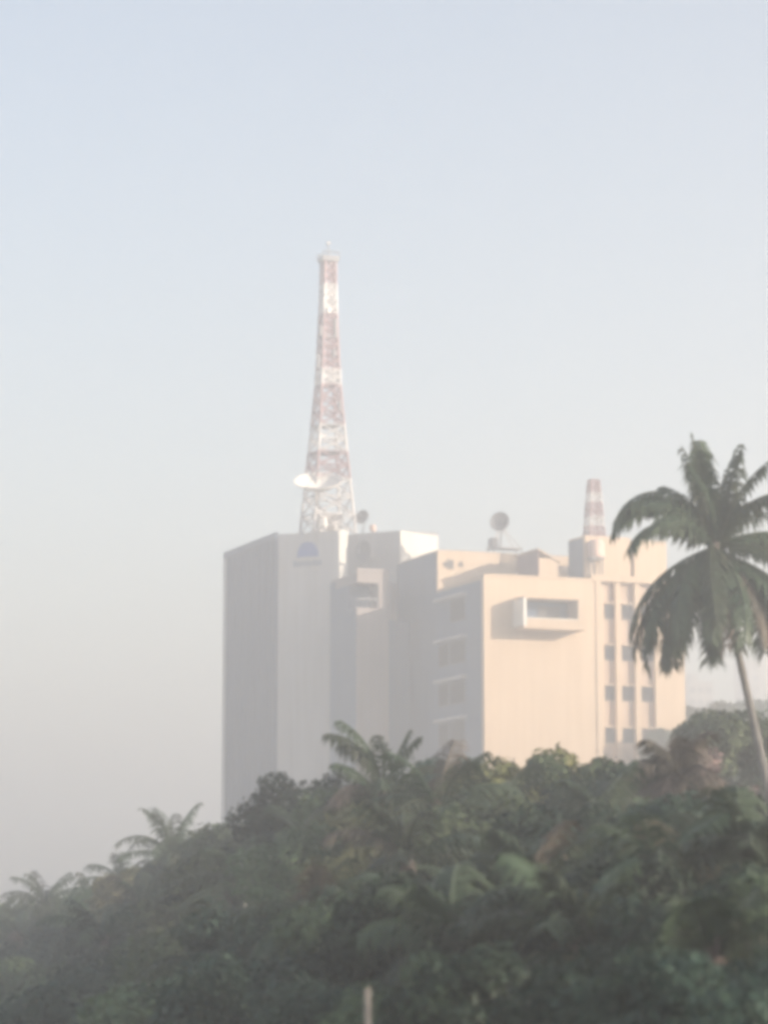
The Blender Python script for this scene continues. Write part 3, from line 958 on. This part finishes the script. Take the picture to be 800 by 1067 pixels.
small_palm(110, 985, 75, 1.9, 'palm sunk among bushes low at the left below the spiky palm', 14, 59, 'frond')

for a in (
    (22, 985, 100, 2.0, 'low hazy palm at left edge below the far left palm', 13, 61),
    (150, 958, 88, 2.1, 'palm with hanging fronds straight under the spiky skyline palm', 14, 63),
    (228, 908, 98, 1.8, 'hazy palm rising just left of the dark tower flank', 14, 64),
    (255, 925, 78, 2.0, 'palm sunk in the grove below the dark tower flank', 14, 67),
    (318, 890, 78, 2.0, 'palm crown below the round dark dome tree', 14, 69),
    (425, 905, 58, 1.9, 'palm crown below the two curled fronds, second palm down', 14, 71),
    (515, 858, 70, 2.0, 'palm mixed into the olive trees below the bright block corner', 14, 73),
    (560, 935, 48, 1.7, 'palm in the dark middle of grove under the balcony', 14, 75),
    (628, 868, 62, 1.9, 'palm crown among dark trees below the small windows', 14, 77),
    (768, 905, 46, 1.7, 'palm at right below the foot of the tall palm trunk', 14, 79),
    (470, 985, 40, 1.5, 'palm low between the bare pale stem and the yellowish young palm', 13, 81),
    (225, 1010, 54, 1.7, 'palm at the bottom left third of grove, near picture edge', 13, 83),
    (745, 1010, 34, 1.3, 'palm in the bottom right corner among dark leaves', 13, 85),
):
    small_palm(*a)

# ---- broadleaf trees: px, top row, distance, crown radius, kind, label
TR = [
 (2, 950, 125, 2.7, 'bushy', 'hazy bushy tree cut by the left picture edge'),
 (78, 948, 120, 2.4, 'loose', 'thin hazy tree between the two small palms at far left'),
 (14, 940, 118, 2.3, 'feather', 'fine leaved hazy tree on the far left skyline, left of the ragged palm'),
 (76, 938, 116, 1.8, 'bushy', 'small rounded hazy tree on skyline between the far left palms'),
 (150, 904, 108, 1.9, 'loose', 'loose hazy tree hugging the left side of the spiky skyline palm'),
 (208, 878, 106, 1.8, 'bushy', 'rounded hazy tree hugging the right side of the spiky skyline palm'),
 (140, 912, 112, 2.8, 'feather', 'fine leaved hazy tree just below the low curled palm on the left skyline'),
 (218, 890, 104, 2.6, 'dense', 'dark rounded tree on the skyline right of the spiky palm'),
 (262, 862, 98, 2.3, 'bushy', 'bushy tree crown touching the foot of the dark tower flank'),
 (296, 850, 95, 2.0, 'feather', 'small hazy tree at foot of the pale tower face'),
 (335, 812, 86, 2.2, 'dense', 'round dark tree dome in front of the pale tower face'),
 (372, 828, 80, 1.9, 'bushy', 'bushy tree filling in under the curled palm fronds'),
 (430, 814, 80, 2.1, 'loose', 'loose olive tree between curled palm and shaded block side'),
 (466, 795, 80, 1.4, 'dense', 'narrow dark tree pointing up before the shaded block side'),
 (505, 804, 77, 1.7, 'loose', 'olive tree at bright corner of the balcony block'),
 (545, 790, 74, 2.0, 'loose', 'sunlit olive tree below the middle of the balcony wall'),
 (592, 795, 73, 1.9, 'bushy', 'bushy tree under the right half of the balcony wall'),
 (640, 806, 70, 1.8, 'dense', 'dark low tree below the columns of small windows'),
 (682, 808, 68, 1.6, 'bushy', 'small tree under the right end of cream wing'),
 (722, 784, 90, 2.0, 'brown', 'brownish bare looking tree beside right corner of the cream wing'),
 (757, 748, 104, 2.8, 'bushy', 'green tree right behind the tall palm trunk'),
 (808, 756, 106, 3.0, 'feather', 'fine leaved tree at right picture edge behind the palm trunk'),
 (792, 832, 62, 1.9, 'dense', 'dark tree at the lower end of tall palm trunk'),
 (50, 975, 96, 2.6, 'dense', 'dark tree low at left, below the far left palm'),
 (150, 945, 90, 2.7, 'broad', 'broad dark tree under the spiky palm'),
 (245, 890, 82, 2.6, 'bushy', 'bushy tree below the tower flank, second row from the sky'),
 (330, 868, 72, 2.3, 'feather', 'fine leaved green tree below the round dark dome'),
 (415, 872, 64, 2.1, 'loose', 'olive tree under the two curled palm fronds, second row down'),
 (505, 842, 62, 2.0, 'bushy', 'bushy green tree one row below the block corner'),
 (585, 850, 58, 2.0, 'dense', 'dark dense tree one row below balcony wall trees'),
 (668, 852, 55, 1.9, 'feather', 'fine leaved tree one row below the cream wing'),
 (740, 842, 55, 1.9, 'broad', 'broad dark tree below the brownish palm'),
 (810, 862, 50, 1.8, 'bushy', 'bushy tree at right edge under the palm trunk base'),
 (40, 1010, 78, 2.5, 'bushy', 'bushy hazy tree near the bottom left corner'),
 (135, 992, 70, 2.3, 'dense', 'dark hazy tree low left, under the broad dark tree'),
 (230, 958, 62, 2.2, 'feather', 'fine leaved dark tree low below the tower flank'),
 (300, 930, 56, 2.0, 'broad', 'broad dark tree low below the pale tower face'),
 (390, 935, 50, 1.8, 'bushy', 'bushy tree low below the annex'),
 (475, 920, 46, 1.7, 'dense', 'dense dark tree in middle of the grove'),
 (555, 912, 44, 1.7, 'bushy', 'bushy tree low under the balcony wall'),
 (640, 905, 42, 1.6, 'dense', 'dense dark tree beside the young yellowish palm'),
 (725, 915, 40, 1.6, 'broad', 'broad dark tree low at right beside the pale fronds'),
 (800, 925, 40, 1.6, 'feather', 'fine leaved dark tree low at right edge'),
 (90, 1040, 58, 2.1, 'broad', 'broad tree at bottom edge near the left corner'),
 (195, 1025, 50, 1.8, 'bushy', 'bushy tree at bottom edge left of the middle'),
 (290, 1005, 45, 1.7, 'dense', 'dense dark tree at bottom edge left of bare pale stem'),
 (440, 1005, 38, 1.5, 'feather', 'fine leaved tree at bottom edge right of bare pale stem'),
 (530, 1000, 35, 1.4, 'broad', 'broad dark tree at bottom edge below the balcony block'),
 (635, 1010, 33, 1.4, 'dense', 'dark rounded tree at bottom edge below the yellowish young palm'),
 (720, 1000, 32, 1.4, 'dense', 'dense dark tree at bottom edge right of centre'),
 (800, 1005, 31, 1.4, 'dense', 'nearest dark tree filling the bottom right corner'),
 (370, 1040, 40, 1.5, 'dense', 'dark bush crown at bottom edge just behind the bare pale stem'),
]
for a in TR:
    tree(*a)
# far trees behind at the right
for px, py, Y, r, lab in ((735, 738, 300, 5.5, 'faint far tree mass in haze right of the cream wing'), (790, 735, 330, 6.5, 'faint far tree in haze at the right edge behind trunk'), (700, 760, 285, 3.0, 'faint far tree hidden low beside the cream wing')):
    tree(px, py, Y, r, 'bushy', lab, 'far_tree', group='far trees in the haze')

# bare pale stem near the bottom edge
t_ = P3(383, 1030, 31)
st_ = thing('dead_tree', 'thin bare pale stem sticking up at bottom edge of grove', 'tree', (t_.x, t_.y, 0))
MB().tube([(0.1, 0, -0.1), (0.06, 0, 2.5), (0.02, 0.02, 4.5), (0, 0, t_.z)], [0.09, 0.075, 0.05, 0.035], 8).build('trunk', M['snag'], st_, smooth=True)
MB().tube([(0.02, 0.02, 4.4), (0.3, 0.1, 5.1), (0.42, 0.1, 5.6)], [0.03, 0.02, 0.012], 6).build('branch', M['snag'], st_)
MB().tube([(0.03, 0.02, 3.9), (-0.3, -0.1, 4.5), (-0.4, -0.15, 4.9)], [0.03, 0.02, 0.012], 6).build('branch', M['snag'], st_)

# ================================================================== air
HZ_TOP = zz(250) + 6
hz = MB(); hz.box(-1450, 1450, -950, 1950, -1.0, HZ_TOP)
hm = bpy.data.materials.new('haze'); hm.use_nodes = True
nt = hm.node_tree; nt.nodes.remove(nt.nodes['Principled BSDF'])
pv = nt.nodes.new('ShaderNodeVolumePrincipled')
HAZE = 0.0032
pv.inputs['Color'].default_value = (0.963, 0.96, 0.957, 1)
pv.inputs['Density'].default_value = HAZE
pv.inputs['Anisotropy'].default_value = 0.38
nt.links.new(pv.outputs[0], nt.nodes['Material Output'].inputs['Volume'])
tag(hz.build('haze', hm), kind='stuff')

# ================================================================== light
SUN_AZ, SUN_EL = 115.0, 14.0
w = bpy.data.worlds.new('World'); bpy.context.scene.world = w; w.use_nodes = True
nt = w.node_tree
sk = nt.nodes.new('ShaderNodeTexSky'); sk.sky_type = 'NISHITA'; sk.sun_disc = False
sk.sun_elevation = R(SUN_EL); sk.sun_rotation = R(SUN_AZ)
sk.air_density = 1.0; sk.dust_density = 0.5
tint = nt.nodes.new('ShaderNodeMix'); tint.data_type = 'RGBA'; tint.blend_type = 'MULTIPLY'
tint.inputs['Factor'].default_value = 1
tint.inputs[7].default_value = (1.16, 1.03, 0.99, 1)        # smog: a little rosier than clean air
nt.links.new(sk.outputs[0], tint.inputs[6])
nt.links.new(tint.outputs[2], nt.nodes['Background'].inputs[0])
nt.nodes['Background'].inputs[1].default_value = 0.09
sl = bpy.data.lights.new('sun', 'SUN'); so = bpy.data.objects.new('sun', sl); C.objects.link(so)
sl.energy = 5.0; sl.angle = R(0.5); sl.color = (1.0, 0.86, 0.70)
sd = Vector((math.sin(R(SUN_AZ)) * math.cos(R(SUN_EL)), math.cos(R(SUN_AZ)) * math.cos(R(SUN_EL)), math.sin(R(SUN_EL))))
so.rotation_euler = sd.to_track_quat('Z', 'Y').to_euler()
so.location = (60, -40, 60)

# ================================================================== render settings
sc = bpy.context.scene
sc.view_settings.view_transform = 'Standard'
sc.view_settings.look = 'None'
sc.view_settings.gamma = 1
sc.view_settings.exposure = 1.46
cy = sc.cycles
cy.use_denoising = True
cy.max_bounces = 5; cy.diffuse_bounces = 3; cy.glossy_bounces = 2; cy.transmission_bounces = 2; cy.volume_bounces = 2
cy.filter_width = 4.5
cy.use_adaptive_sampling = True
cy.adaptive_threshold = 0.02
